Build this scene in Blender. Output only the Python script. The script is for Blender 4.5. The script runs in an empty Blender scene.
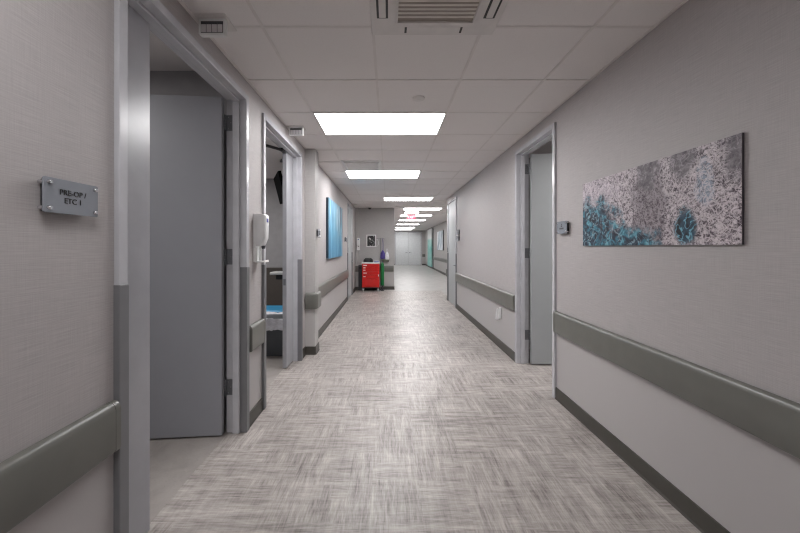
import bpy, bmesh, math, random
from mathutils import Vector, Matrix
random.seed(7)
R = math.radians
scene = bpy.context.scene
COL = scene.collection

# ------------------------------------------------------------------ materials
def lin(c):
    out = []
    for v in c[:3]:
        v = v / 255.0
        out.append(v / 12.92 if v <= 0.04045 else ((v + 0.055) / 1.055) ** 2.4)
    return (out[0], out[1], out[2], 1.0)

class NT:
    """small node-tree helper"""
    def __init__(self, name):
        self.m = bpy.data.materials.new(name)
        self.m.use_nodes = True
        self.t = self.m.node_tree
        self.b = self.t.nodes['Principled BSDF']
    def n(self, kind, **kw):
        nd = self.t.nodes.new(kind)
        for k, v in kw.items():
            setattr(nd, k, v)
        return nd
    def put(self, sock, v):
        if isinstance(v, bpy.types.NodeSocket):
            self.t.links.new(v, sock)
        else:
            sock.default_value = v
    def math(self, op, a, b=0.0, c=0.0, clamp=False):
        nd = self.n('ShaderNodeMath', operation=op, use_clamp=clamp)
        for i, v in enumerate((a, b, c)):
            self.put(nd.inputs[i], v)
        return nd.outputs[0]
    def mix(self, f, a, b, blend='MIX'):
        nd = self.n('ShaderNodeMix', data_type='RGBA', blend_type=blend)
        self.put(nd.inputs[0], f); self.put(nd.inputs[6], a); self.put(nd.inputs[7], b)
        return nd.outputs[2]
    def ramp(self, f, stops):
        nd = self.n('ShaderNodeValToRGB')
        el = nd.color_ramp.elements
        while len(el) < len(stops):
            el.new(0.5)
        for e, (p, c) in zip(el, stops):
            e.position = p; e.color = c
        self.put(nd.inputs[0], f)
        return nd.outputs[0]
    def smooth(self, v, a, b, lo=0.0, hi=1.0):
        nd = self.n('ShaderNodeMapRange', interpolation_type='SMOOTHSTEP')
        self.put(nd.inputs[0], v)
        for i, x in enumerate((a, b, lo, hi)):
            nd.inputs[i + 1].default_value = x
        return nd.outputs[0]
    def xyz(self, v):
        nd = self.n('ShaderNodeSeparateXYZ'); self.put(nd.inputs[0], v); return nd.outputs
    def comb(self, x, y, z=0.0):
        nd = self.n('ShaderNodeCombineXYZ')
        for i, v in enumerate((x, y, z)): self.put(nd.inputs[i], v)
        return nd.outputs[0]
    def coord(self, which='Object'):
        return self.n('ShaderNodeTexCoord').outputs[which]
    def noise(self, vec, scale=1.0, detail=2.0, rough=0.5, dist=0.0):
        nd = self.n('ShaderNodeTexNoise')
        self.put(nd.inputs['Vector'], vec)
        nd.inputs['Scale'].default_value = scale; nd.inputs['Detail'].default_value = detail
        nd.inputs['Roughness'].default_value = rough; nd.inputs['Distortion'].default_value = dist
        return nd.outputs[0]
    def bump(self, h, strength=0.2, dist=0.002):
        nd = self.n('ShaderNodeBump')
        nd.inputs['Strength'].default_value = strength; nd.inputs['Distance'].default_value = dist
        self.put(nd.inputs['Height'], h)
        self.t.links.new(nd.outputs[0], self.b.inputs['Normal'])
    def out(self, color, rough=0.5, metal=0.0, spec=0.5):
        self.put(self.b.inputs['Base Color'], color)
        self.put(self.b.inputs['Roughness'], rough)
        self.b.inputs['Metallic'].default_value = metal
        self.b.inputs['Specular IOR Level'].default_value = spec
        return self.m

def paint(name, rgb, rough=0.45, metal=0.0, var=0.04, scale=9.0, spec=0.5, bump=0.0, bscale=220.0):
    t = NT(name)
    c = lin(rgb)
    n = t.noise(t.coord(), scale, 3.0)
    dk = tuple(v * (1 - var) for v in c[:3]) + (1,)
    lt = tuple(min(1, v * (1 + var)) for v in c[:3]) + (1,)
    col = t.mix(t.smooth(n, 0.3, 0.7), dk, lt)
    if bump:
        t.bump(t.noise(t.coord(), bscale, 2.0), bump, 0.001)
    return t.out(col, rough, metal, spec)

def emit(name, rgb, strength):
    t = NT(name)
    c = lin(rgb)
    t.out(c, 0.4)
    n = t.noise(t.coord(), 3.0, 1.0)
    t.put(t.b.inputs['Emission Color'], t.mix(t.smooth(n, 0.2, 0.8, 0.0, 0.04), c, (c[0]*.95, c[1]*.95, c[2]*.95, 1)))
    t.b.inputs['Emission Strength'].default_value = strength
    return t.m

def wallpaper_mat(name, up, low):
    t = NT(name)
    x, y, z = t.xyz(t.coord())
    u = t.math('ADD', x, y)
    h1 = t.noise(t.comb(t.math('MULTIPLY', u, 9.0), t.math('MULTIPLY', z, 330.0)), 1.0, 3.0, 0.6)
    h2 = t.noise(t.comb(t.math('MULTIPLY', u, 330.0), t.math('MULTIPLY', z, 9.0)), 1.0, 3.0, 0.6)
    weave = t.math('ADD', t.math('MULTIPLY', h1, 0.68), t.math('MULTIPLY', h2, 0.32))
    c = lin(up)
    paper = t.ramp(weave, [(0.33, tuple(v*0.87 for v in c[:3])+(1,)), (0.5, c), (0.68, tuple(v*1.13 for v in c[:3])+(1,))])
    above = t.math('GREATER_THAN', z, 0.69)
    col = t.mix(above, lin(low), paper)
    t.bump(t.math('MULTIPLY', weave, above), 0.25, 0.0015)
    return t.out(col, t.math('MULTIPLY_ADD', above, 0.08, 0.5), 0, 0.4)

def floor_mat(name):
    t = NT(name)
    x, y, z = t.xyz(t.coord())
    # woven vinyl: crossed threads, in patches where one direction shows stronger
    def patch(ax, ay, sx, sy):
        wn = t.n('ShaderNodeTexWhiteNoise', noise_dimensions='2D')
        t.put(wn.inputs['Vector'], t.comb(t.math('FLOOR', t.math('MULTIPLY_ADD', x, ax, sx)), t.math('FLOOR', t.math('MULTIPLY_ADD', y, ay, sy))))
        return wn.outputs['Value'], t.xyz(wn.outputs['Color'])
    ca, cca = patch(4.1, 6.5, 0.3, 0.1)
    cb, ccb = patch(7.3, 3.3, 0.7, 0.6)
    hx = t.noise(t.comb(t.math('MULTIPLY', x, 11.0), t.math('MULTIPLY', y, 120.0), ca), 1.0, 3.0, 0.7)
    hy = t.noise(t.comb(t.math('MULTIPLY', x, 120.0), t.math('MULTIPLY', y, 11.0), cb), 1.0, 3.0, 0.7)
    lx = t.noise(t.comb(t.math('MULTIPLY', x, 3.0), t.math('MULTIPLY', y, 30.0), 4.0), 1.0, 2.0, 0.6)
    ly = t.noise(t.comb(t.math('MULTIPLY', x, 30.0), t.math('MULTIPLY', y, 3.0), 4.0), 1.0, 2.0, 0.6)
    pick = t.smooth(t.math('ADD', ca, cb), 0.8, 1.2, 0.28, 0.72)
    def sel(a, b):
        return t.math('ADD', t.math('MULTIPLY', a, pick), t.math('MULTIPLY', b, t.math('SUBTRACT', 1.0, pick)))
    v = t.math('ADD', t.math('MULTIPLY', sel(hx, hy), 0.5), t.math('MULTIPLY', sel(lx, ly), 0.5))
    v = t.math('ADD', v, t.math('MULTIPLY', t.math('SUBTRACT', t.math('ADD', cca[1], ccb[1]), 1.0), 0.035))
    big = t.noise(t.comb(x, y), 1.4, 2.0)
    v = t.math('ADD', v, t.math('MULTIPLY', t.math('SUBTRACT', big, 0.5), 0.12))
    col = t.ramp(v, [(0.36, lin((104, 97, 94))), (0.455, lin((144, 137, 133))), (0.53, lin((164, 157, 153))), (0.65, lin((192, 186, 181)))])
    t.bump(v, 0.12, 0.001)
    return t.out(col, t.smooth(v, 0.3, 0.7, 0.43, 0.34), 0, 0.5)

def terrazzo_mat(name, rgb, rough=0.3):
    t = NT(name)
    c = lin(rgb)
    n = t.noise(t.coord(), 3.5, 5.0, 0.65, 0.6)
    f = t.noise(t.coord(), 90.0, 2.0)
    col = t.ramp(n, [(0.3, tuple(v*.8 for v in c[:3])+(1,)), (0.5, c), (0.72, tuple(min(1, v*1.16) for v in c[:3])+(1,))])
    col = t.mix(t.smooth(f, 0.55, 0.75, 0, 0.25), col, tuple(v*.6 for v in c[:3])+(1,))
    return t.out(col, rough, 0, 0.5)

def tile_mat(name, rgb):
    t = NT(name)
    c = lin(rgb)
    f = t.noise(t.coord(), 160.0, 2.0)
    g = t.noise(t.coord(), 2.0, 2.0)
    col = t.mix(t.smooth(f, 0.52, 0.75, 0, 0.12), c, tuple(v*.6 for v in c[:3])+(1,))
    col = t.mix(t.smooth(g, 0.3, 0.7, 0, 0.1), col, tuple(v*.85 for v in c[:3])+(1,))
    t.bump(f, 0.08, 0.001)
    return t.out(col, 0.8, 0, 0.2)

# blobs in uv space, edges torn by noise
def blob(t, u, v, wob, cu, cv, ru, rv, soft=0.5):
    du = t.math('DIVIDE', t.math('SUBTRACT', u, cu), ru)
    dv = t.math('DIVIDE', t.math('SUBTRACT', v, cv), rv)
    d = t.math('ADD', t.math('MULTIPLY', du, du), t.math('MULTIPLY', dv, dv))
    d = t.math('ADD', d, wob)
    return t.smooth(d, 1.0 - soft, 1.0 + soft, 1.0, 0.0)

def abstract_mat(name):
    t = NT(name)
    u, v, _ = t.xyz(t.coord('UV'))
    p = t.comb(t.math('MULTIPLY', u, 2.45), v)
    nz = t.noise(p, 5.0, 4.0, 0.6)
    wob = t.math('MULTIPLY', t.math('SUBTRACT', nz, 0.5), 3.4)
    def lines(scale, width, dist, seed):
        q = t.n('ShaderNodeVectorMath', operation='ADD'); t.put(q.inputs[0], p); q.inputs[1].default_value = (seed, seed*1.7, 0)
        n = t.noise(q.outputs[0], scale, 2.0, 0.55, dist)
        return t.smooth(t.math('ABSOLUTE', t.math('SUBTRACT', n, 0.5)), 0.0, width, 1.0, 0.0)
    base = t.ramp(t.noise(p, 11.0, 5.0, 0.7, 2.5), [(0.36, lin((50, 42, 50))), (0.46, lin((104, 92, 100))), (0.54, lin((168, 158, 164))), (0.66, lin((206, 198, 203)))])
    greyp = t.math('MAXIMUM', blob(t, u, v, wob, 0.55, 0.92, 0.07, 0.22), blob(t, u, v, wob, 0.75, 0.90, 0.065, 0.2))
    greyp = t.math('MAXIMUM', greyp, blob(t, u, v, wob, 1.0, 0.86, 0.08, 0.26))
    brown = blob(t, u, v, wob, 0.56, 0.40, 0.11, 0.5)
    col = base
    up = blob(t, u, v, wob, 0.16, 0.78, 0.2, 0.22)
    col = t.mix(t.math('MULTIPLY', up, 0.5), col, lin((200, 190, 202)))
    pale = blob(t, u, v, wob, 0.855, 0.62, 0.04, 0.22)
    col = t.mix(t.math('MULTIPLY', pale, 0.9), col, lin((142, 152, 168)))
    ln = t.math('MAXIMUM', lines(5.0, 0.03, 1.2, 0.0), lines(9.0, 0.045, 1.0, 3.1))
    ln = t.math('MAXIMUM', ln, lines(15.0, 0.06, 0.7, 7.7))
    dkl = t.math('MAXIMUM', lines(6.0, 0.03, 1.2, 5.4), lines(11.0, 0.045, 0.8, 9.2))
    col = t.mix(t.math('MULTIPLY', dkl, 0.7), col, lin((66, 54, 62)))
    col = t.mix(t.math('MULTIPLY', ln, 0.7), col, lin((222, 212, 217)))
    col = t.mix(t.math('MULTIPLY', brown, 0.5), col, lin((66, 54, 62)))
    grey = t.ramp(t.noise(p, 14.0, 3.0), [(0.35, lin((70, 64, 72))), (0.65, lin((118, 112, 118)))])
    grey = t.mix(t.math('MULTIPLY', lines(8.0, 0.03, 1.0, 1.3), 0.6), grey, lin((180, 172, 178)))
    col = t.mix(t.math('MULTIPLY', greyp, 0.85), col, grey)
    teal = t.ramp(t.noise(p, 9.0, 3.0, 0.6, 1.0), [(0.38, lin((36, 38, 52))), (0.5, lin((54, 74, 90))), (0.58, lin((58, 112, 130))), (0.7, lin((112, 170, 188)))])
    tl = t.mix(t.math('MULTIPLY', lines(5.0, 0.03, 1.2, 2.2), 0.65), teal, lin((156, 186, 196)))
    m1 = t.math('MAXIMUM', blob(t, u, v, wob, 0.05, 0.2, 0.3, 0.5), blob(t, u, v, wob, 0.38, 0.04, 0.24, 0.2))
    col = t.mix(m1, col, tl)
    m2 = blob(t, u, v, t.math('MULTIPLY', wob, 0.6), 0.765, 0.2, 0.055, 0.2)
    tl2 = t.mix(t.math('MULTIPLY', lines(6.0, 0.04, 1.2, 6.2), 0.9), t.ramp(t.noise(p, 12.0, 2.0), [(0.4, lin((24, 26, 34))), (0.6, lin((46, 74, 92)))]), lin((120, 178, 200)))
    col = t.mix(m2, col, tl2)
    return t.out(col, 0.5, 0, 0.3)

def blue_art_mat(name):
    t = NT(name)
    u, v, _ = t.xyz(t.coord('UV'))
    n = t.noise(t.comb(t.math('MULTIPLY', u, 9.0), t.math('MULTIPLY', v, 0.9)), 1.0, 4.0, 0.6, 0.3)
    col = t.ramp(n, [(0.3, lin((44, 104, 140))), (0.46, lin((78, 146, 178))), (0.57, lin((122, 178, 204))), (0.7, lin((196, 220, 230)))])
    fade = t.smooth(v, 0.0, 0.55, 0.55, 0.0)
    col = t.mix(fade, col, lin((58, 126, 168)))
    g = t.noise(t.comb(u, v), 4.0, 3.0)
    warm = blob(t, u, v, t.math('MULTIPLY', t.math('SUBTRACT', g, 0.5), 2.0), 0.66, 0.68, 0.2, 0.25)
    col = t.mix(t.math('MULTIPLY', warm, 0.12), col, lin((206, 208, 190)))
    bend = t.math('MULTIPLY', t.math('SUBTRACT', t.noise(t.comb(0.0, t.math('MULTIPLY', v, 4.0)), 1.0, 2.0), 0.5), 0.25)
    for cu, w, dk, lo in ((0.84, 0.09, (26, 52, 84), 0.45), (0.97, 0.05, (36, 70, 104), 0.1), (0.62, 0.025, (52, 104, 140), -1), (0.06, 0.03, (44, 100, 138), -1)):
        d = t.math('ABSOLUTE', t.math('SUBTRACT', t.math('ADD', u, bend), cu))
        m = t.math('MULTIPLY', t.smooth(d, 0.0, w, 1.0, 0.0), t.smooth(v, lo, lo + 0.3, 0.0, 0.85))
        col = t.mix(m, col, lin(dk))
    return t.out(col, 0.4, 0, 0.4)

def wash_art_mat(name, a, b, c, slant):
    t = NT(name)
    u, v, _ = t.xyz(t.coord('UV'))
    w = t.math('ADD', u, t.math('MULTIPLY', v, slant))
    n = t.noise(t.comb(t.math('MULTIPLY', w, 5.0), t.math('MULTIPLY', v, 0.8)), 1.0, 3.0, 0.6, 0.5)
    col = t.ramp(n, [(0.34, lin(a)), (0.5, lin(b)), (0.62, lin(c))])
    return t.out(col, 0.45)

def mono_art_mat(name):
    t = NT(name)
    u, v, _ = t.xyz(t.coord('UV'))
    p = t.comb(u, v)
    n = t.noise(p, 4.5, 3.0, 0.6, 1.2)
    col = t.ramp(n, [(0.46, lin((18, 18, 20))), (0.56, lin((70, 70, 72))), (0.64, lin((210, 208, 206)))])
    return t.out(col, 0.3)

def curtain_mat(name):
    t = NT(name)
    x, y, z = t.xyz(t.coord())
    n = t.noise(t.comb(t.math('MULTIPLY', y, 6.0), t.math('MULTIPLY', z, 1.0)), 1.0, 3.0)
    col = t.ramp(n, [(0.35, lin((116, 176, 170))), (0.6, lin((176, 208, 204)))])
    col = t.mix(t.smooth(z, 1.75, 1.95), col, lin((222, 224, 224)))
    return t.out(col, 0.7, 0, 0.2)

M = {}
M['wall'] = wallpaper_mat('linen wallpaper', (172, 167, 167), (174, 170, 170))
M['wall_far'] = wallpaper_mat('linen wallpaper far', (170, 167, 166), (176, 173, 172))
M['room_wall'] = paint('room paint', (150, 148, 150), 0.6)
M['floor'] = floor_mat('woven vinyl')
M['floor_far'] = terrazzo_mat('polished sheet floor', (166, 164, 162), 0.38)
M['floor_room'] = terrazzo_mat('mottled sheet floor', (150, 144, 140), 0.42)
M['tile'] = tile_mat('ceiling tile', (228, 224, 223))
M['tbar'] = paint('grid bar', (216, 211, 209), 0.5)
M['rail'] = paint('olive rail vinyl', (103, 103, 98), 0.34, bump=0.05)
M['base'] = paint('dark cove base', (66, 63, 58), 0.45)
M['frame'] = paint('silver door frame', (188, 188, 193), 0.24, spec=0.8)
M['side_leaf'] = paint('grey narrow leaf', (156, 156, 161), 0.3, spec=0.7)
M['guard'] = paint('grey frame guard', (116, 116, 119), 0.45)
M['leaf'] = paint('grey door face', (146, 147, 153), 0.42, var=0.012)
M['leaf_far'] = paint('far door face', (206, 208, 210), 0.42)
M['leaf_lit'] = paint('lit door face', (166, 169, 171), 0.42, var=0.012)  # same door paint as leaf, stronger lighting put into the colour
M['steel'] = paint('brushed steel', (150, 152, 155), 0.35, 0.9)
M['dark_steel'] = paint('dark hinge steel', (120, 122, 126), 0.4, 0.7)
M['chrome'] = paint('polished steel', (215, 215, 218), 0.18, 1.0)
M['white'] = paint('white plastic', (224, 224, 224), 0.35)
M['offwhite'] = paint('off white metal', (214, 210, 208), 0.45)
M['plate'] = paint('grey outlet plate', (150, 147, 146), 0.45)
M['grille'] = paint('beige grille', (146, 138, 130), 0.5)  # even tone, darker than the slats
M['slat'] = paint('grille slat', (206, 200, 194), 0.5)
M['black'] = paint('black plastic', (18, 18, 20), 0.35)
M['screen'] = paint('dull black screen', (3, 3, 4), 0.7, spec=0.05)
M['dark'] = paint('dark grey plastic', (58, 60, 64), 0.45)
M['sign'] = paint('grey acrylic sign', (134, 138, 146), 0.25)
M['sign_back'] = paint('dark sign backing', (40, 41, 44), 0.5)
M['ink'] = paint('black lettering', (10, 10, 12), 0.5)
M['red'] = paint('red enamel', (196, 22, 16), 0.32)
M['green'] = paint('green cylinder paint', (16, 112, 58), 0.35)
M['purple'] = paint('purple fabric', (70, 58, 128), 0.7, var=0.25, scale=30)
M['bag'] = paint('white thin plastic', (216, 216, 222), 0.4, var=0.12, scale=26)
M['blue'] = paint('blue plastic', (44, 138, 184), 0.35)
M['blue_dk'] = paint('deep blue plastic', (16, 92, 122), 0.35)
M['bin'] = paint('grey bin plastic', (72, 76, 80), 0.45)
M['brown'] = paint('dark brown laminate', (74, 68, 64), 0.5)
M['tray'] = paint('light grey tray', (176, 176, 174), 0.4)
M['pale_blue'] = paint('blue label', (60, 66, 150), 0.4)
M['lamp'] = emit('lit diffuser', (254, 253, 253), 20.0)
M['lamp_fill'] = emit('added fill diffuser', (254, 253, 253), 15.0)  # for the added panels out of view
M['lamp_far'] = emit('bright far diffuser', (254, 253, 253), 13.0)
M['lamp_mid'] = emit('lit middle diffuser', (254, 253, 253), 13.0)
M['exit'] = emit('lit red sign', (226, 62, 90), 0.85)
M['exit_text'] = emit('lit sign lettering', (255, 214, 220), 1.0)
M['pane_frost'] = paint('frosted lens', (200, 196, 198), 0.3)
M['abstract'] = abstract_mat('scribbled canvas')
M['blue_art'] = blue_art_mat('blue canvas')
M['far_art'] = wash_art_mat('pale canvas', (92, 118, 140), (196, 208, 218), (236, 238, 240), -0.5)
M['mono_art'] = mono_art_mat('monochrome print')
M['canvas_edge'] = paint('canvas edge', (66, 60, 66), 0.6)
M['blue_edge'] = paint('blue canvas edge', (44, 62, 76), 0.6)
M['curtain'] = curtain_mat('teal curtain')
M['olive'] = paint('olive shelf', (128, 132, 112), 0.5)

# ------------------------------------------------------------------ mesh helper
class MB:
    def __init__(self):
        self.bm = bmesh.new()
    def box(self, x0, x1, y0, y1, z0, z1):
        x0, x1 = sorted((x0, x1)); y0, y1 = sorted((y0, y1)); z0, z1 = sorted((z0, z1))
        vs = [self.bm.verts.new(p) for p in ((x0,y0,z0),(x1,y0,z0),(x1,y1,z0),(x0,y1,z0),(x0,y0,z1),(x1,y0,z1),(x1,y1,z1),(x0,y1,z1))]
        for f in ((0,3,2,1),(4,5,6,7),(0,1,5,4),(1,2,6,5),(2,3,7,6),(3,0,4,7)):
            self.bm.faces.new([vs[i] for i in f])
        return self
    def loft(self, rings, closed=True, caps=True):
        rs = [[self.bm.verts.new(p) for p in r] for r in rings]
        n = len(rs[0])
        for a, b in zip(rs, rs[1:]):
            for i in range(n if closed else n - 1):
                j = (i + 1) % n
                self.bm.faces.new((a[i], a[j], b[j], b[i]))
        if caps and closed:
            self.bm.faces.new(rs[0][::-1]); self.bm.faces.new(rs[-1])
        return self
    def sweep(self, path, normals, prof):
        return self.loft([[(p[0]+n[0]*d, p[1]+n[1]*d, z) for d, z in prof] for p, n in zip(path, normals)])
    def tube(self, pts, r, seg=10):
        pts = [Vector(p) for p in pts]
        rings = []
        for i, p in enumerate(pts):
            a = pts[max(i-1, 0)]; b = pts[min(i+1, len(pts)-1)]
            t = (b - a).normalized()
            ref = Vector((0, 0, 1)) if abs(t.z) < 0.9 else Vector((1, 0, 0))
            s = t.cross(ref).normalized(); w = s.cross(t)
            rr = r[i] if isinstance(r, (list, tuple)) else r
            rings.append([p + s*math.cos(k*2*math.pi/seg)*rr + w*math.sin(k*2*math.pi/seg)*rr for k in range(seg)])
        return self.loft(rings)
    def lathe(self, prof, c=(0, 0, 0), seg=20, axis='Z'):
        rings = []
        for r, h in prof:
            ring = []
            for k in range(seg):
                a = k*2*math.pi/seg
                u, w = math.cos(a)*max(r, 1e-4), math.sin(a)*max(r, 1e-4)
                if axis == 'Z': q = (u, w, h)
                elif axis == 'Y': q = (u, h, w)
                else: q = (h, u, w)
                ring.append((c[0]+q[0], c[1]+q[1], c[2]+q[2]))
            rings.append(ring)
        return self.loft(rings)
    def rbox(self, x0, x1, y0, y1, z0, z1, r, seg=5, axis='Y'):
        """box with rounded outline, extruded along axis"""
        def ring(h, w0, w1, h0, h1):
            out = []
            for cx, cz, a0 in ((w1-r, h1-r, 0), (w0+r, h1-r, 90), (w0+r, h0+r, 180), (w1-r, h0+r, 270)):
                for k in range(seg+1):
                    a = R(a0 + 90*k/seg)
                    out.append((cx+r*math.cos(a), cz+r*math.sin(a), h))
            return out
        if axis == 'Y':
            rr = [[(a, h, b) for a, b, h in ring(h, x0, x1, z0, z1)] for h in (y0, y1)]
        elif axis == 'Z':
            rr = [[(a, b, h) for a, b, h in ring(h, x0, x1, y0, y1)] for h in (z0, z1)]
        else:
            rr = [[(h, a, b) for a, b, h in ring(h, y0, y1, z0, z1)] for h in (x0, x1)]
        return self.loft(rr)
    def build(self, name, mat, parent=None, bevel=0.0, smooth=False, off=None, loc=None):
        bmesh.ops.recalc_face_normals(self.bm, faces=self.bm.faces)
        me = bpy.data.meshes.new(name)
        if off is not None:
            bmesh.ops.translate(self.bm, verts=self.bm.verts, vec=-Vector(off))
        self.bm.to_mesh(me); self.bm.free()
        for m in (mat if isinstance(mat, list) else [mat]):
            me.materials.append(m)
        o = bpy.data.objects.new(name, me)
        COL.objects.link(o)
        if parent is not None: o.parent = parent
        if loc is not None: o.location = loc
        if smooth:
            for p in me.polygons: p.use_smooth = True
            me.set_sharp_from_angle(angle=R(38))
        if bevel:
            md = o.modifiers.new('edge', 'BEVEL')
            md.width = bevel; md.segments = 2; md.limit_method = 'ANGLE'; md.angle_limit = R(40)
        return o

def tag(o, label=None, cat=None, group=None, kind=None):
    if label: o['label'] = label
    if cat: o['category'] = cat
    if group: o['group'] = group
    if kind: o['kind'] = kind
    return o
def empty(name, loc=(0, 0, 0), rz=0.0, label=None, cat=None, group=None, kind=None, parent=None):
    o = bpy.data.objects.new(name, None)
    o.empty_display_size = 0.05
    COL.objects.link(o)
    o.location = loc; o.rotation_euler = (0, 0, rz)
    if parent is not None: o.parent = parent
    return tag(o, label, cat, group, kind)
def copy_tree(o, parent=None):
    c = o.copy(); COL.objects.link(c)
    if parent is not None: c.parent = parent
    for ch in list(o.children): copy_tree(ch, c)
    return c
def struct(name, mb, mat, bevel=0.0, smooth=False):
    return tag(mb.build(name, mat, None, bevel, smooth), kind='structure')
def lettering(text, size, mat, parent, loc, name='lettering', spacing=1.0):
    cu = bpy.data.curves.new('txt', 'FONT')
    cu.body = text; cu.size = size; cu.align_x = 'CENTER'; cu.align_y = 'CENTER'
    cu.extrude = 0.0006; cu.space_line = spacing; cu.offset = size * 0.004
    tmp = bpy.data.objects.new('txt', cu); COL.objects.link(tmp)
    dg = bpy.context.evaluated_depsgraph_get()
    me = bpy.data.meshes.new_from_object(tmp.evaluated_get(dg))
    bpy.data.objects.remove(tmp)
    me.transform(Matrix.Rotation(R(90), 4, 'X'))
    me.materials.clear(); me.materials.append(mat)
    o = bpy.data.objects.new(name, me); COL.objects.link(o)
    o.parent = parent; o.location = loc
    return o
def uv_front(o, axis_u, axis_v):
    """planar uv over the object's bounds"""
    me = o.data
    uv = me.uv_layers.new(name='UVMap')
    cs = [v.co for v in me.vertices]
    lo = [min(c[i] for c in cs) for i in range(3)]; hi = [max(c[i] for c in cs) for i in range(3)]
    for l in me.loops:
        c = me.vertices[l.vertex_index].co
        uv.data[l.index].uv = ((c[axis_u]-lo[axis_u])/(hi[axis_u]-lo[axis_u]), (c[axis_v]-lo[axis_v])/(hi[axis_v]-lo[axis_v]))

LEFT, RIGHT, FRONT = R(90), R(-90), 0.0     # turn a thing built facing -Y so that it hangs on a wall

# ------------------------------------------------------------------ dimensions (metres)
XL, XR = -1.06, 1.50         # corridor walls
CZ = 2.596                   # ceiling
TH = 0.125                    # wall thickness
EYE = 1.356
NOOK = 10.85                 # wall behind the red cart
XN = 0.165                   # where that wall ends
XF = 2.72                    # far right wall
END = 25.5
BACK = -4.2

# ------------------------------------------------------------------ setting
D1 = (1.315, 2.535); D2 = (2.84, 4.10); D3 = (8.65, 9.75)
D5 = (3.053, 4.015); D4 = (7.55, 8.67)
HEAD = 2.475
def wall_with_doors(name, xa, xb, y0, y1, doors, mat):
    mb = MB(); y = y0
    for a, b in doors:
        mb.box(xa, xb, y, a + 0.01, 0, CZ)
        mb.box(xa, xb, a + 0.01, b - 0.01, HEAD - 0.01, CZ)
        y = b - 0.01
    mb.box(xa, xb, y, y1, 0, CZ)
    return struct(name, mb, mat)
wall_with_doors('wall_left', XL - TH, XL, BACK, NOOK, (D1, D2, D3), M['wall'])
wall_with_doors('wall_right', XR, XR + TH, BACK, 8.80, (D5, D4), M['wall'])
struct('wall_back', MB().box(XL - TH, XR + TH, BACK - 0.1, BACK, 0, CZ), M['wall'])
struct('wall_nook', MB().box(XL - TH, XN, NOOK, END, 0, CZ).box(XL, -0.955, NOOK - 0.1, NOOK + 0.01, 0, CZ), M['wall_far'], 0.008)
struct('wall_far_right', MB().box(XF, XF + TH, 8.70, END + 0.1, 0, CZ).box(XR + TH - 0.005, XF, 8.66, 8.80, 0, CZ), M['wall_far'])
struct('wall_far_end', MB().box(XN, 0.42, END, END + 0.12, 0, CZ).box(2.46, XF, END, END + 0.12, 0, CZ).box(0.42, 2.46, END, END + 0.12, 2.50, CZ), M['wall_far'])
struct('wall_column', MB().rbox(XL - 0.03, -0.93, 4.30, 4.50, 0, CZ, 0.012, 4, 'Z'), M['wall_far'], 0, True)

floor = struct('floor', MB().box(XL - 0.115, XR + 0.115, BACK, NOOK - 0.25, -0.05, 0), M['floor'])
struct('floor', MB().box(XL - 0.115, XF, NOOK - 0.25, END + 0.1, -0.05, 0).box(XR + 0.115, XF, 8.8, NOOK - 0.25, -0.05, 0), M['floor_far'])

ceil = struct('ceiling', MB().box(XL - TH, XF + TH, BACK - 0.1, END + 0.2, CZ, CZ + 0.06), M['tile'])
gx0, gy0, gp, gq = -0.712, 1.92, 0.621, 0.61
mb = MB()
y = gy0 - gq * 10
while y < 25.4:
    if y > BACK:
        x1 = XR if y < 8.7 else XF
        x0 = XL if y < NOOK else XN
        mb.box(x0, x1, y - 0.009, y + 0.009, CZ - 0.0035, CZ + 0.001)
    y += gq
for k in range(-1, 6):
    x = gx0 + gp * k
    if XL < x < XN: mb.box(x - 0.009, x + 0.009, BACK, NOOK, CZ - 0.003, CZ + 0.001)
    elif x < XR and x > XL: mb.box(x - 0.009, x + 0.009, BACK, END, CZ - 0.003, CZ + 0.001)
    elif x < XF and x > XL: mb.box(x - 0.009, x + 0.009, 8.8, END, CZ - 0.003, CZ + 0.001)
tag(mb.build('grid_bar', M['tbar'], ceil))
# wall angle along the ceiling edge
struct('trim_1', MB().box(XL, XL + 0.02, BACK, NOOK, CZ - 0.004, CZ + 0.001), M['tbar'])
struct('trim_2', MB().box(XR - 0.02, XR, BACK, 8.8, CZ - 0.004, CZ + 0.001), M['tbar'])

# cove base
BP = [(0, 0), (0.016, 0), (0.010, 0.012), (0.008, 0.10), (0, 0.102)]
def base(name, segs):
    mb = MB()
    for path, nor in segs: mb.sweep(path, nor, BP)
    return struct(name, mb, M['base'])
def straight(xw, y0, y1, nx): return ([(xw, y0), (xw, y1)], [(nx, 0), (nx, 0)])
def corner(xw, y0, y1, xc, r=0.012):
    """column: front face at y0 from wall xw to xc, then its side to y1"""
    pts = [(xw, y0)]; nn = [(0, -1)]
    for k in range(6):
        a = R(-90 + 90 * k / 5)
        pts.append((xc - r + r*math.cos(a), y0 + r + r*math.sin(a))); nn.append((math.cos(a), math.sin(a)))
    pts.append((xc, y1)); nn.append((1, 0))
    return pts, nn
base('baseboard_left', [straight(XL, BACK, D1[0], 1), straight(XL, D1[1], D2[0], 1), straight(XL, D2[1], 4.30, 1),
                        corner(XL, 4.30, 4.50, -0.93), straight(XL, 4.50, D3[0], 1), straight(XL, D3[1], NOOK - 0.1, 1)])
base('baseboard_right', [straight(XR, BACK, D5[0], -1), straight(XR, D5[1], D4[0], -1), straight(XR, D4[1], 8.80, -1)])
base('baseboard_nook', [corner(XL, NOOK - 0.1, NOOK, -0.955), ([(-0.955, NOOK), (XN, NOOK)], [(0, -1), (0, -1)]), straight(XN, NOOK, END, 1)])
base('baseboard_far_right', [straight(XF, 8.8, END, -1)])
base('baseboard_far_end', [([(2.46, END), (XF, END)], [(0, -1), (0, -1)]), ([(XN, END), (0.42, END)], [(0, -1), (0, -1)])])

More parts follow.
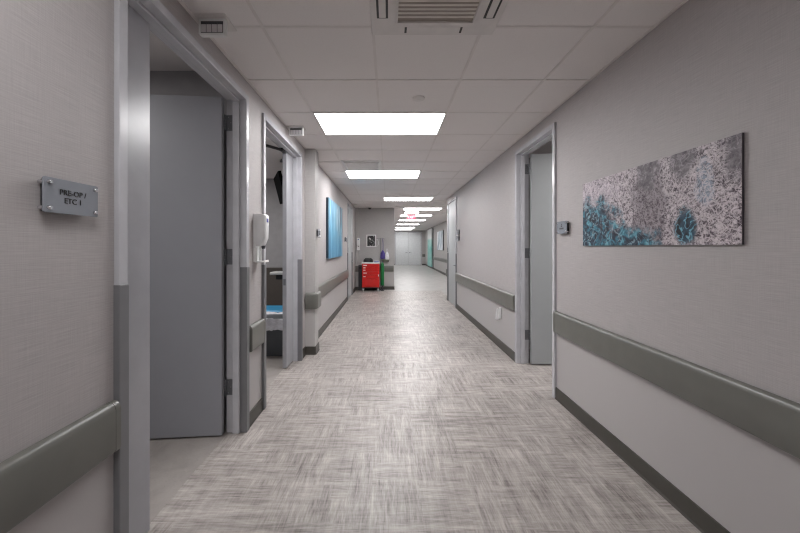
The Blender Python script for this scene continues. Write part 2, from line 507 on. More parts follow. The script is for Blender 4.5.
# ------------------------------------------------------------------ side rooms
def room(sx, x0, x1, y0, y1, zc, tagname, floor_m, wall_m):
    lo, hi = min(x0, x1), max(x0, x1)
    struct('floor', MB().box(lo, hi, y0, y1, -0.05, -0.0005), floor_m)
    far = x1
    struct('wall_' + tagname, MB().box(lo, hi, y1, y1 + 0.08, 0, zc).box(lo, hi, y0 - 0.08, y0, 0, zc).box(far, far + sx*0.08, y0 - 0.08, y1 + 0.08, 0, zc), wall_m)
    struct('ceiling', MB().box(lo, hi, y0 - 0.08, y1 + 0.08, zc, zc + 0.05), M['tile'])
room(-1, XL - 0.115, -4.2, 0.20, 2.68, 2.74, 'preop_room', M['floor_room'], M['room_wall'])
room(-1, XL - 0.115, -4.2, 2.80, 6.20, 2.60, 'exam_room', M['floor_room'], M['room_wall'])
room(1, XR + 0.115, 4.6, 1.6, 4.75, 2.62, 'right_room', M['floor'], M['room_wall'])

# ------------------------------------------------------------------ doors
def door(name, s, X0, y0, y1, hinge, angle, out_swing=False, side_leaf=None, width=None, leaf_mat=None, guards=True, lever_out=True):
    """s: direction from the corridor into the room. side_leaf: (y0, y1) of a closed narrow leaf."""
    o = (X0, (y0 + y1) / 2, 0)
    root = empty(name, o, kind='structure')
    def bx(mb, d0, d1, a, b, z0, z1): return mb.box(X0 + s*d0, X0 + s*d1, a, b, z0, z1)
    FW = 0.045
    mb = MB()
    bx(mb, -0.02, 0.127, y0, y0 + FW, 0, HEAD); bx(mb, -0.02, 0.127, y1 - FW, y1, 0, HEAD)
    bx(mb, -0.02, 0.127, y0 + FW, y1 - FW, HEAD - FW, HEAD)
    s0, s1 = (0.03, 0.077) if not out_swing else (0.055, 0.11)
    bx(mb, s0, s1, y0 + FW, y0 + FW + 0.016, 0, HEAD - FW); bx(mb, s0, s1, y1 - FW - 0.016, y1 - FW, 0, HEAD - FW)
    bx(mb, s0, s1, y0 + FW + 0.016, y1 - FW - 0.016, HEAD - FW - 0.016, HEAD - FW)
    mb.build('door_frame', M['frame'], root, 0.003, off=o)
    if guards:
        for a, b in ((y0 - 0.003, y0 + FW + 0.002), (y1 - FW - 0.002, y1 + 0.003)):
            g = MB(); bx(g, -0.0235, 0.028, a, b, 0.0, 1.21)
            tag(g.build('frame_guard', M['guard'], root, 0.004, off=o), 'darker grey guard over the lower frame')
    lm = leaf_mat or M['leaf']
    top = HEAD - FW - 0.004
    d_in = 0.122 if not out_swing else 0.05
    if side_leaf:
        mb = MB(); bx(mb, d_in - 0.045, d_in, side_leaf[0], side_leaf[1], 0.012, top)
        lf = mb.build('side_leaf', M['side_leaf'], root, 0.002, off=o)
        mb = MB()
        ye = side_leaf[0] if hinge == 'near' else side_leaf[1]
        q = -0.002 if hinge == 'near' else 0.002
        bx(mb, d_in - 0.036, d_in - 0.009, ye - abs(q), ye + abs(q), 0.93, 1.0)
        mb.build('strike_plate', M['dark_steel'], lf, off=o)
    W = width
    py = y1 - FW - 0.003 if hinge == 'far' else y0 + FW + 0.003
    sg = -1 if hinge == 'far' else 1
    pv = Vector((X0 + s*(0.135 if not out_swing else 0.005), py, 0))
    th = s*angle if hinge == 'far' else -s*angle
    mb = MB()
    e0, e1 = (-0.056, -0.011) if not out_swing else (0.0, 0.045)
    mb.box(s*e0, s*e1, sg*(0.003 if not out_swing else 0.0), sg*W, 0.012, top)
    leaf = mb.build('door_leaf', lm, root, 0.003, loc=pv - Vector(o))
    leaf.rotation_euler = (0, 0, R(th))
    # lever handles on both faces
    for f in (0, 1):
        xf = s*(e0 if f == 0 else e1); nx = -s if f == 0 else s
        yy = sg*(W - 0.07)
        h = MB()
        h.lathe([(0.0, 0), (0.026, 0), (0.026, nx*0.008), (0.011, nx*0.012), (0.011, nx*0.05), (0.0, nx*0.055)], (xf, yy, 0.945), 14, 'X')
        h.tube([(xf + nx*0.045, yy, 0.945), (xf + nx*0.05, yy - sg*0.05, 0.945), (xf + nx*0.045, yy - sg*0.115, 0.942)], [0.010, 0.009, 0.008], 8)
        h.build('door_handle', M['steel'], leaf, smooth=True)
    for z in (0.335, 1.285, 2.26):
        h = MB()
        if out_swing:
            dk = -0.004
            for k in range(3):
                h.lathe([(0.009, -0.058 + k*0.039), (0.009, -0.021 + k*0.039)], (X0 + s*dk - s*0.012, py, z), 10)
            bx(h, -0.0215, -0.019, py - 0.0 if hinge == 'far' else py - 0.035, py + 0.035 if hinge == 'far' else py, z - 0.057, z + 0.057)
        else:
            for k in range(3):
                h.lathe([(0.0, -0.058 + k*0.039), (0.009, -0.058 + k*0.039), (0.009, -0.021 + k*0.039), (0.0, -0.021 + k*0.039)], (X0 + s*0.134, py - 0.006, z), 10)
            bx(h, d_in - 0.042, d_in + 0.003, py - sg*0.0005, py + sg*0.002, z - 0.057, z + 0.057)
        hg = h.build('hinge', M['dark_steel'], root, off=o)
        if not out_swing:
            sc = MB()
            for dz, dd in ((0.04, 0.03), (0.0, 0.012), (-0.04, 0.03)):
                sc.lathe([(0.0, 0), (0.005, 0), (0.004, sg*0.0025), (0.0, sg*0.0028)], (X0 + s*(d_in - 0.042 + dd), py + sg*0.001, z + dz), 8, 'Y')
            sc.build('screw', M['chrome'], hg, off=o)
    return root, leaf, o
d1, d1leaf, d1o = door('door_1', -1, XL, *D1, 'far', 85, side_leaf=(D1[0] + 0.047, 1.622), width=0.862)
d2, d2leaf, d2o = door('door_2', -1, XL, *D2, 'near', 92, side_leaf=(3.785, D2[1] - 0.047), width=0.895)
d3, _, _ = door('door_3', -1, XL, *D3, 'near', 0, True, width=1.0, leaf_mat=M['leaf_lit'])
d4, _, _ = door('door_4', 1, XR, *D4, 'far', 0, True, width=1.02, leaf_mat=M['leaf_lit'])
d5, _, _ = door('door_5', 1, XR, *D5, 'far', 88, width=0.866, leaf_mat=M['leaf_lit'], guards=False)
# overhead stop arm of the exam room door: from the open leaf to a track under the frame head
mb = MB()
mb.tube([(-1.60, 2.955, 2.40), (-1.45, 3.25, 2.40), (-1.27, 3.52, 2.405), (-1.165, 3.70, 2.41)], 0.016, 8)
mb.lathe([(0.0, -0.014), (0.02, -0.014), (0.02, 0.014), (0.0, 0.014)], (-1.165, 3.70, 2.41), 12)
mb.box(-1.178, -1.148, 3.68, 4.03, 2.396, 2.428)
mb.build('stop_arm', M['black'], d2, 0.002, off=d2o)

# far pair of doors
fo = (1.44, END, 0)
d6 = empty('door_6', fo, kind='structure')
MB().box(0.42, 0.50, END - 0.03, END + 0.12, 0, 2.5).box(2.38, 2.46, END - 0.03, END + 0.12, 0, 2.5).box(0.50, 2.38, END - 0.03, END + 0.12, 2.43, 2.5).build('door_frame', M['frame'], d6, 0.004, off=fo)
for a, b, sg in ((0.505, 1.436, -1), (1.444, 2.375, 1)):
    lf = MB().box(a, b, END + 0.01, END + 0.055, 0.012, 2.426).build('door_leaf', M['leaf_far'], d6, 0.004, off=fo)
    xh = 1.44 + sg*0.09
    MB().lathe([(0, 0), (0.03, 0), (0.03, -0.01), (0.012, -0.014), (0.012, -0.055), (0, -0.06)], (xh, END + 0.01, 0.93), 14, 'Y').tube(
        [(xh, END - 0.04, 0.93), (xh + sg*0.06, END - 0.045, 0.93), (xh + sg*0.14, END - 0.04, 0.927)], 0.012, 8).build('door_handle', M['dark_steel'], lf, off=fo, smooth=True)

# ------------------------------------------------------------------ crash rails
def prof(z0, z1, t=0.036):
    return [(0, z0 + 0.012), (0.012, z0), (t - 0.006, z0 + 0.004), (t, z0 + 0.014), (t, z1 - 0.030), (t - 0.004, z1 - 0.014), (t - 0.014, z1 - 0.003), (0.008, z1), (0, z1 - 0.004)]
def rail(label, segs, z0=0.582, z1=0.772, caps=()):
    p0 = segs[0][0][0]
    root = empty('crash_rail', (p0[0], p0[1], 0), label=label, cat='handrail')
    off = (p0[0], p0[1], 0)
    mb = MB()
    for path, nor in segs: mb.sweep(path, nor, prof(z0, z1))
    mb.build('rail_cover', M['rail'], root, 0, True, off)
    for (pt, nr, dr) in caps:
        pp = [(pt[0] + dr[0]*a, pt[1] + dr[1]*a) for a in (-0.001, 0.022, 0.03)]
        rings = []
        for q, sc in zip(pp, (1.03, 1.03, 0.8)):
            zc = (z0 + z1)/2
            rings.append([(q[0] + nr[0]*d*sc, q[1] + nr[1]*d*sc, zc + (z - zc)*(1 + (sc - 1)*0.35)) for d, z in prof(z0, z1)])
        MB().loft(rings).build('end_cap', M['rail'], root, 0, True, off)
    return root
rail('grey-green crash rail on the nearest stretch of left wall, under the room sign', [([(XL, BACK + 0.02), (XL, D1[0] - 0.035)], [(1, 0)]*2)], caps=[((XL, D1[0] - 0.035), (1, 0), (0, 1))])
rail('short grey-green crash rail between the two open left doorways', [([(XL, D1[1] + 0.04), (XL, D2[0] - 0.04)], [(1, 0)]*2)], 0.566, 0.765,
     [((XL, D1[1] + 0.04), (1, 0), (0, -1)), ((XL, D2[0] - 0.04), (1, 0), (0, 1))])
def corner_path(xw, y0, y1, xc, r=0.02):
    return corner(xw, y0, y1, xc, r)
rail('grey-green crash rail wrapped around the projecting column on the left', [corner_path(XL + 0.01, 4.30, 4.50, -0.93)], 0.575, 0.775)
rail('long grey-green crash rail on left wall under the blue artwork', [([(XL, 4.53), (XL, D3[0] - 0.04)], [(1, 0)]*2)], 0.58, 0.785, [((XL, D3[0] - 0.04), (1, 0), (0, 1))])
rail('wide grey-green crash rail on nearest right wall below the large abstract canvas', [([(XR, D5[0] - 0.035), (XR, BACK + 0.02)], [(-1, 0)]*2)], 0.593, 0.787, [((XR, D5[0] - 0.035), (-1, 0), (0, 1))])
rail('grey-green crash rail on right wall between the open doorway and the far closed door', [([(XR, D4[0] - 0.06), (XR, D5[1] + 0.04)], [(-1, 0)]*2)], 0.593, 0.79,
     [((XR, D4[0] - 0.06), (-1, 0), (0, 1)), ((XR, D5[1] + 0.04), (-1, 0), (0, -1))])
def rcorner():
    pts = [(XR, D4[1] + 0.03)]; nn = [(-1, 0)]
    for k in range(6):
        a = R(180 - 90 * k / 5)
        pts.append((XR + 0.02 + 0.02*math.cos(a), 8.78 + 0.02*math.sin(a))); nn.append((math.cos(a), math.sin(a)))
    pts.append((XR + 0.5, 8.80)); nn.append((0, 1))
    return pts, nn
rail('short crash rail turning the right wall corner just past the far closed door', [rcorner()], 0.6, 0.8)
rail('grey-green crash rail on the wall behind the red cart', [corner(XL, NOOK - 0.1, NOOK - 0.002, -0.955, 0.012), ([(-0.955, NOOK), (XN - 0.02, NOOK)], [(0, -1)]*2)], 0.575, 0.765)
rail('distant crash rail on far right wall below the pale canvas', [([(XF, 20.8), (XF, 8.9)], [(-1, 0)]*2)], 0.6, 0.79)
rail('tiny distant crash rail to the right of the far double doors', [([(2.49, END), (XF - 0.01, END)], [(0, -1)]*2)], 0.62, 0.82)

# ------------------------------------------------------------------ ceiling lights
def ceiling_light(xa, xb, ya, yb, label, mat=None, group='recessed ceiling light panels'):
    cx, cy = (xa + xb)/2, (ya + yb)/2
    root = empty('ceiling_light', (cx, cy, CZ), label=label, cat='ceiling light', group=group)
    w, h = (xb - xa)/2, (yb - ya)/2
    f = MB(); t = 0.012
    f.box(-w, w, -h, -h + t, -0.008, 0.002).box(-w, w, h - t, h, -0.008, 0.002).box(-w, -w + t, -h + t, h - t, -0.008, 0.002).box(w - t, w, -h + t, h - t, -0.008, 0.002)
    f.build('light_frame', M['offwhite'], root)
    MB().box(-w + t, w - t, -h + t, h - t, -0.006, 0.001).build('diffuser', mat or M['lamp'], root)
    return root
ceiling_light(-0.70, 0.53, 3.14, 3.745, 'largest and nearest lit rectangular ceiling panel')
ceiling_light(-0.715, 0.515, 5.52, 6.125, 'second lit ceiling panel from the camera, just past the square air vent')
ceiling_light(-0.13, 1.11, 8.50, 9.10, 'third lit ceiling panel from the camera, shifted toward the right')
ceiling_light(0.47, 1.69, 10.78, 11.39, 'fourth lit ceiling panel, just in front of the half-width one', M['lamp_mid'])
ceiling_light(0.56, 1.08, 12.0, 12.55, 'half-width lit ceiling panel just in front of the exit sign', M['lamp_mid'])
ceiling_light(0.45, 1.67, 13.1, 13.75, 'lit ceiling panel partly hidden behind the red exit sign', M['lamp_mid'])
ceiling_light(0.45, 1.67, 15.4, 16.1, 'lit ceiling panel just beyond the red exit sign', M['lamp_mid'])
ceiling_light(0.42, 1.64, 18.3, 18.95, 'third lit ceiling panel from the far double doors', M['lamp_far'])
ceiling_light(0.42, 1.64, 21.4, 22.05, 'last but one lit ceiling panel before the double doors', M['lamp_far'])
ceiling_light(0.42, 1.64, 24.0, 24.6, 'farthest lit ceiling panel, closest to the double doors', M['lamp_far'])
ceiling_light(-0.70, -0.10, 0.10, 0.70, 'added unseen light panel above the camera', M['lamp_fill'])  # added out of view to brighten the near walls
ceiling_light(-0.70, 0.53, -2.96, -2.35, 'added unseen light panel behind the camera', M['lamp_fill'])  # added out of view, lifts the near end of the corridor

# air conditioning cassette
ac = empty('ceiling_cassette', (0.25, 1.63, CZ), label='square white air conditioning cassette with slatted grille on the near ceiling', cat='air conditioner')
p = MB()
# solid panel; the slot openings are black plates laid on below
p.box(-0.35, 0.35, -0.35, 0.35, -0.012, 0.0)
p.build('cassette_panel', M['offwhite'], ac, 0.006)
g = MB()
g.box(-0.215, 0.215, -0.235, -0.222, -0.024, -0.012).box(-0.215, 0.215, 0.222, 0.235, -0.024, -0.012).box(-0.215, -0.202, -0.222, 0.222, -0.024, -0.012).box(0.202, 0.215, -0.222, 0.222, -0.024, -0.012)
grl = g.build('grille_frame', M['offwhite'], ac, 0.002)
g = MB(); k = -0.212
while k < 0.205:
    g.box(-0.202, 0.202, k, k + 0.015, -0.0165, -0.0138)
    k += 0.030
g.build('grille_slat', M['slat'], grl)
MB().box(-0.202, 0.202, -0.222, 0.222, -0.0137, -0.0115).build('grille_filter', M['grille'], grl)
for (x0, x1, y0, y1) in ((-0.15, 0.15, 0.275, 0.325), (-0.15, 0.15, -0.325, -0.275), (-0.315, -0.255, -0.2, 0.19), (0.255, 0.315, -0.2, 0.19)):
    v = MB()
    if x1 - x0 > y1 - y0: v.box(x0 - 0.012, x1 + 0.012, y0, y1, -0.0135, -0.0115)
    else: v.box(x0, x1, y0, y1 + 0.010, -0.0135, -0.0115)
    sl = v.build('slot_shade', M['black'], ac)  # black plate stands in for the shade inside the slot
    (MB().box(x0, x1, y0 - 0.004, y1 + 0.004, -0.0142, -0.0118) if x1 - x0 > y1 - y0 else MB().box(x0 + 0.012, x1 - 0.012, y0 - 0.002, y1, -0.019, -0.0118)).build('air_vane', M['offwhite'], ac, 0.003)
MB().box(-0.085, 0.085, 0.243, 0.262, -0.018, -0.0118).build('indicator_strip', M['offwhite'], ac, 0.003)

# square air vent by the second light
av = empty('air_vent', (-0.40, 5.17, CZ), label='small grey metal air vent on the ceiling left of the second light', cat='air vent')
f = MB()
f.loft([[(-0.26, -0.26, z0) if False else q for q in ((-w, -w, z), (w, -w, z), (w, w, z), (-w, w, z))] for w, z in ((0.285, 0.0), (0.285, -0.006), (0.25, -0.018), (0.25, -0.03), (0.235, -0.03), (0.235, -0.006))], caps=False)
f.build('vent_frame', M['white'], av)
f = MB()
for k in range(9):
    y = -0.22 + k*0.052
    f.loft([[(x, y, -0.010), (x, y + 0.003, -0.008), (x, y + 0.036, -0.026), (x, y + 0.033, -0.028)] for x in (-0.235, 0.235)])
f.build('vent_slat', M['white'], av)
MB().box(-0.235, 0.235, -0.235, 0.235, -0.006, -0.002).build('vent_back', M['slat'], av)

# sprinklers and dome camera
def sprinkler(x, y, label):
    o = empty('ceiling_sprinkler', (x, y, CZ), label=label, cat='sprinkler')
    MB().lathe([(0.0, 0.003), (0.052, 0.003), (0.052, -0.006), (0.046, -0.010), (0.0, -0.011)], (0, 0, 0), 24).build('cover_plate', M['offwhite'], o, smooth=True)
    MB().lathe([(0.016, -0.010), (0.014, -0.016), (0.0, -0.017)], (0, 0, 0), 14).build('cap', M['offwhite'], o, smooth=True)
    return o
sprinkler(0.247, 2.84, 'round flat sprinkler cover on the ceiling in front of the nearest light')
sprinkler(-0.99, 9.95, 'small sprinkler in the ceiling corner above the far left door')
sprinkler(0.18, 10.1, 'small sprinkler on ceiling at the right end of the cart alcove')
dc = empty('ceiling_dome_camera', (-0.60, 10.62, CZ), label='small dark dome camera on the ceiling above the red cart', cat='camera')
MB().lathe([(0.0, 0.003), (0.06, 0.003), (0.06, -0.02), (0.052, -0.026), (0.0, -0.026)]).build('housing', M['offwhite'], dc, smooth=True)
MB().lathe([(0.048, -0.025)] + [(0.048*math.cos(R(a)), -0.026 - 0.045*math.sin(R(a))) for a in range(10, 91, 16)] + [(0.0, -0.071)]).build('dome', M['black'], dc, smooth=True)

# nurse-call corridor lamps, hung under the ceiling on the left
def call_lamp(y, label):
    o = empty('call_light', (-0.955, y, CZ), label=label, cat='call light', group='nurse call lights')
    MB().box(-0.085, 0.085, -0.06, 0.085, -0.006, 0.0).build('mounting_plate', M['offwhite'], o, 0.002)
    MB().rbox(-0.072, 0.072, -0.030, -0.004, -0.094, -0.005, 0.008, 3, 'Y').build('lamp_box', M['white'], o, smooth=True)
    MB().box(-0.060, 0.060, -0.0312, -0.029, -0.084, -0.022).build('lens_recess', M['dark'], o)
    for k in range(4):
        x = -0.058 + k*0.0295
        l = MB().box(x, x + 0.0265, -0.034, -0.031, -0.082, -0.040)
        l.build('lens', M['pane_frost'], o, 0.002)
    return o
call_lamp(1.87, 'nearer white nurse call light box, above the first left doorway')
call_lamp(3.53, 'farther white nurse call light box, above the second left doorway')

# ------------------------------------------------------------------ signs
def sign(loc, rz, w, h, label, text=None, size=0.02, picto=False, group=None):
    o = empty('door_sign', loc, rz, label, 'sign', group)
    MB().rbox(-w/2, w/2, -0.030, -0.024, -h/2, h/2, 0.006, 4).build('sign_plate', M['sign'], o, 0.001, True)
    MB().rbox(-w/2 + 0.02, w/2 - 0.02, -0.022, 0.001, -h/2 + 0.004, h/2 - 0.004, 0.004, 3).build('sign_backing', M['sign_back'], o)
    for sx in (-1, 1):
        for sz in (-1, 1):
            MB().lathe([(0, 0), (0.0065, 0), (0.0065, -0.036), (0.005, -0.038), (0, -0.038)], (sx*(w/2 - 0.015), -0.001, sz*(h/2 - 0.015)), 12, 'Y').build('standoff', M['chrome'], o, smooth=True)
    if text:
        lettering(text, size, M['ink'], o, (0, -0.0312, 0.0), spacing=1.05)
    if picto:
        pm = MB()
        pm.lathe([(0, -0.0002), (0.006, -0.0002), (0.006, -0.001), (0, -0.001)], (0, -0.030, 0.026), 12, 'Y')
        pm.box(-0.010, 0.010, -0.031, -0.0302, 0.006, 0.017)
        for k in range(5):
            pm.box(-0.034 + k*0.014, -0.024 + k*0.014, -0.031, -0.0302, -0.016, -0.002)
        pm.build('sign_marks', M['ink'], o)
    return o
sign((XL, 1.112, 1.515), LEFT, 0.19, 0.108, 'grey acrylic room sign with black lettering on the nearest left wall', 'PRE-OP /\nETC 1', 0.0245)
sign((XR, 2.905, 1.522), RIGHT, 0.165, 0.106, 'small grey sign on right wall between open doorway and abstract canvas', picto=True)
sign((-0.93, 4.405, 1.533), LEFT, 0.12, 0.11, 'small grey sign on the projecting left column', picto=True)
sign((XL, 8.22, 1.535), LEFT, 0.19, 0.12, 'distant small sign on left wall between blue artwork and far door', picto=True)
sign((XR, 7.33, 1.675), RIGHT, 0.20, 0.11, 'upper of two stacked signs beside the far closed right door', picto=True)
sign((XR, 7.33, 1.545), RIGHT, 0.20, 0.11, 'lower of two stacked signs beside the far closed right door', picto=True)

# ------------------------------------------------------------------ pictures
def canvas(name, loc, rz, w, h, t, face, edge, label, cat='painting'):
    root = empty(name, loc, rz, label, cat)
    o = MB().box(-w/2, w/2, -t, -0.003, -h/2, h/2).build('canvas', [edge, face], root)
    MB().box(-w*0.3, w*0.3, -0.004, 0.003, h*0.2, h*0.3).build('hanging_batten', M['brown'], root)
    uv_front(o, 0, 2)
    for p in o.data.polygons:
        p.material_index = 1 if p.normal.y < -0.5 else 0
    return root
canvas('painting', (XR, 2.026, 1.602), RIGHT, 1.178, 0.472, 0.013, M['abstract'], M['canvas_edge'], 'wide unframed abstract canvas of grey scribbles and teal patches on right wall')
canvas('painting', (XL, 6.58, 1.675), LEFT, 1.70, 1.03, 0.045, M['blue_art'], M['blue_edge'], 'large unframed blue and white canvas on left wall')
canvas('painting', (XF, 17.9, 1.69), RIGHT, 2.0, 1.0, 0.05, M['far_art'], M['canvas_edge'], 'distant pale blue and white canvas on far right wall')
pf = empty('picture_frame', (-0.567, NOOK, 1.552), label='small white framed black and white picture above the red cart', cat='picture')
f = MB()
W2, H2, b = 0.153, 0.195, 0.03
f.box(-W2, W2, -0.025, -0.001, H2 - b, H2).box(-W2, W2, -0.025, -0.001, -H2, -H2 + b).box(-W2, -W2 + b, -0.025, -0.001, -H2 + b, H2 - b).box(W2 - b, W2, -0.025, -0.001, -H2 + b, H2 - b)
f.build('frame', M['white'], pf, 0.003)
pr = MB().box(-W2 + b, W2 - b, -0.012, -0.002, -H2 + b, H2 - b).build('print', M['mono_art'], pf)
uv_front(pr, 0, 2)

# ------------------------------------------------------------------ dispensers
def dispenser(loc, rz, label):
    o = empty('sanitizer_dispenser', loc, rz, label, 'dispenser')
    MB().rbox(-0.048, 0.048, -0.012, 0.002, -0.27, 0.11, 0.012, 4).build('back_plate', M['white'], o, 0.002, True)
    b = MB()
    b.loft([[(-w, -0.012, z), (w, -0.012, z), (w, -d + 0.014, z), (w - 0.014, -d, z), (-w + 0.014, -d, z), (-w, -d + 0.014, z)]
            for z, w, d in ((-0.145, 0.036, 0.056), (-0.12, 0.044, 0.076), (-0.08, 0.048, 0.090), (0.09, 0.048, 0.094), (0.108, 0.044, 0.087))])
    b.build('cover', M['white'], o, 0.004, True)
    MB().box(-0.016, 0.016, -0.0955, -0.090, 0.045, 0.075).build('label', M['pale_blue'], o)
    n = MB().lathe([(0, -0.14), (0.018, -0.14), (0.013, -0.165), (0, -0.165)], (0, -0.062, 0), 12)
    n.build('nozzle', M['dark'], o, smooth=True)
    tr = MB()
    tr.box(-0.044, 0.044, -0.088, -0.010, -0.272, -0.262)
    tr.box(-0.044, 0.044, -0.088, -0.083, -0.262, -0.254)
    tr.box(-0.044, -0.038, -0.030, -0.010, -0.262, -0.16).box(0.038, 0.044, -0.030, -0.010, -0.262, -0.16)
    tr.build('drip_tray', M['white'], o, 0.002)
    return o
dispenser((XL, 2.712, 1.507), LEFT, 'white hand sanitizer dispenser with drip tray between the two open left doorways')
dispenser((-0.962, NOOK - 0.1, 1.53), FRONT, 'distant white dispenser on the pilaster left of the framed picture')

# ------------------------------------------------------------------ outlet and plug-ins
ot = empty('wall_outlet', (XR, 4.585, 0.455), RIGHT, 'white wall outlet low on right wall below the crash rail', 'outlet')
MB().rbox(-0.036, 0.036, -0.006, -0.001, -0.058, 0.058, 0.005, 3).build('cover_plate', M['plate'], ot, 0.001, True)
MB().rbox(-0.017, 0.017, -0.008, -0.005, 0.006, 0.046, 0.006, 3).rbox(-0.017, 0.017, -0.008, -0.005, -0.046, -0.006, 0.006, 3).build('socket', M['white'], ot)
def plug(y, z, label):
    o = empty('plug_in_light', (XR - 0.008, y, z), RIGHT, label, 'plug')
    b = MB().loft([[(-w, 0.004, zz), (w, 0.004, zz), (w*0.7, -d, zz), (-w*0.7, -d, zz)] for zz, w, d in ((-0.075, 0.014, 0.030), (-0.04, 0.016, 0.034), (0.04, 0.014, 0.030), (0.075, 0.010, 0.022))])
    b.build('plug_body', M['white'], o, 0.005, True)
    MB().box(-0.008, 0.008, -0.038, -0.026, -0.066, -0.046).build('plug_tip', M['white'], o, 0.003)
    return o
plug(4.545, 0.475, 'nearer and higher of two white plug-ins at the low wall outlet')
plug(4.655, 0.440, 'farther and lower of two white plug-ins at the low wall outlet')

# ------------------------------------------------------------------ red crash cart and what is on it
cart = empty('crash_cart', (-0.56, 10.58, 0), label='red medical drawer cart with white top and casters in the alcove', cat='cart')
hw, y0, y1 = 0.265, -0.21, 0.22
MB().box(-hw, hw, y0 + 0.02, y1, 0.125, 0.85).build('cabinet', M['red'], cart, 0.008)
MB().rbox(-hw - 0.012, hw + 0.012, y0 - 0.01, y1 + 0.01, 0.85, 0.885, 0.02, 4, 'Z').build('worktop', M['white'], cart, 0.006, True)
zs = [0.84, 0.752, 0.686, 0.612, 0.510, 0.392, 0.150]
for i, (a, b) in enumerate(zip(zs, zs[1:])):
    dr = MB().box(-hw + 0.012, hw - 0.012, y0, y0 + 0.022, b + 0.006, a - 0.004).build('drawer', M['red'], cart, 0.005)
    MB().box(-0.12, 0.13, y0 - 0.014, y0 + 0.001, a - 0.022, a - 0.012).build('drawer_pull', M['red'], dr, 0.003)
    if i < 5:
        wl = 0.11 if i in (0, 3) else 0.07
        MB().box(-hw + 0.04, -hw + 0.04 + wl, y0 - 0.003, y0 + 0.001, (a + b)/2 - 0.008, (a + b)/2 + 0.014).build('drawer_label', M['white'], dr)
MB().box(hw - 0.035, hw - 0.008, y0 - 0.016, y0, 0.46, 0.52).build('lock', M['white'], cart, 0.004)
MB().box(-hw + 0.02, hw - 0.02, y0 + 0.04, y1 - 0.02, 0.10, 0.126).build('underframe', M['dark'], cart, 0.004)
for sx in (-1, 1):
    for yy in (y0 + 0.03, y1 - 0.04):
        c = MB().box(sx*(hw - 0.04) - 0.022, sx*(hw - 0.04) + 0.022, yy - 0.02, yy + 0.02, 0.075, 0.102).box(sx*(hw-0.04) - 0.022, sx*(hw-0.04) - 0.017, yy - 0.012, yy + 0.03, 0.03, 0.08).box(sx*(hw-0.04) + 0.017, sx*(hw-0.04) + 0.022, yy - 0.012, yy + 0.03, 0.03, 0.08).build('caster', M['steel'], cart)
        MB().lathe([(0, -0.015), (0.04, -0.015), (0.045, -0.008), (0.045, 0.008), (0.04, 0.015), (0, 0.015)], (sx*(hw - 0.04), yy + 0.012, 0.046), 18, 'X').build('wheel', M['white'], c, smooth=True)
dp = empty('drip_pole', (-0.268, 10.71, 0), label='thin steel drip pole standing between the red cart and the green cylinder', cat='drip pole')
MB().tube([(0, 0, 0.02), (0, 0, 1.64)], 0.008, 10).build('pole', M['dark_steel'], dp, 0, True)
MB().lathe([(0, 0), (0.012, 0.0), (0.012, 0.03), (0, 0.03)], (0, 0, 0.0), 16).build('foot', M['dark'], dp, 0, True)
for sx in (-1, 1):
    MB().tube([(0, 0, 1.625), (sx*0.10, 0, 1.625), (sx*0.118, 0, 1.60), (sx*0.135, 0, 1.605), (sx*0.14, 0, 1.635)], 0.005, 6).build('hook', M['dark_steel'], dp, 0, True)
cx, cy = -0.205, 10.60
oc = empty('oxygen_cylinder', (cx, cy, 0.166), label='green oxygen cylinder on a low stand at the right side of the red cart', cat='gas cylinder')
MB().lathe([(0, 0), (0.052, 0.0), (0.056, 0.01), (0.056, 0.60), (0.050, 0.645), (0.032, 0.68), (0.018, 0.695), (0.018, 0.71), (0, 0.71)], seg=24).build('cylinder_body', M['green'], oc, 0, True)
MB().lathe([(0, 0.705), (0.016, 0.705), (0.016, 0.76), (0.01, 0.775), (0, 0.775)], seg=14).lathe([(0, -0.05), (0.012, -0.05), (0.012, 0.05), (0, 0.05)], (0, 0, 0.74), 12, 'Y').build('regulator', M['dark_steel'], oc, 0, True)

MB().lathe([(0, -0.166), (0.06, -0.166), (0.06, -0.15), (0.02, -0.14), (0.02, -0.02), (0.06, -0.01), (0.06, 0.0), (0, 0.0)], seg=20).build('stand', M['dark'], oc, 0, True)
df = empty('defibrillator', (-0.64, 10.55, 0.886), label='black portable defibrillator with handle on top of the red cart', cat='medical device')
MB().loft([[(-w, -d, z), (w, -d, z), (w, d, z), (-w, d, z)] for w, d, z in ((0.145, 0.10, 0.0), (0.145, 0.10, 0.05), (0.13, 0.085, 0.10))]).build('device_body', M['black'], df, 0.01)
MB().tube([(-0.10, 0, 0.095), (-0.09, 0, 0.112), (-0.06, 0, 0.12), (0.06, 0, 0.12), (0.09, 0, 0.112), (0.10, 0, 0.095)], 0.014, 8).build('carry_handle', M['black'], df, 0, True)
MB().box(-0.05, 0.06, -0.101, -0.094, 0.025, 0.06).build('screen', M['dark'], df)
bx_ = empty('supply_box', (-0.385, 10.52, 0.886), label='small blue-grey box on the red cart beside the black defibrillator', cat='box')
MB().box(-0.07, 0.07, -0.05, 0.05, 0, 0.035).build('box_body', paint('blue grey card', (104, 112, 168), 0.6), bx_, 0.004)
MB().box(-0.072, 0.072, -0.052, 0.052, 0.033, 0.042).build('lid', M['white'], bx_, 0.003)

tc = MB()
pts = []
for k in range(46):
    a = 2*math.pi*k/15
    pts.append((-0.387 - 0.0 + 0.055*math.sin(a), 10.71 + 0.004*math.sin(k*0.4), 1.489 + 0.115*math.cos(a)))
tc.tube(pts, 0.007, 6)
tag(tc.build('tubing_coil', M['bag'], None, 0, True), 'coil of white tubing hung from the left hook of the cart pole', 'tubing')

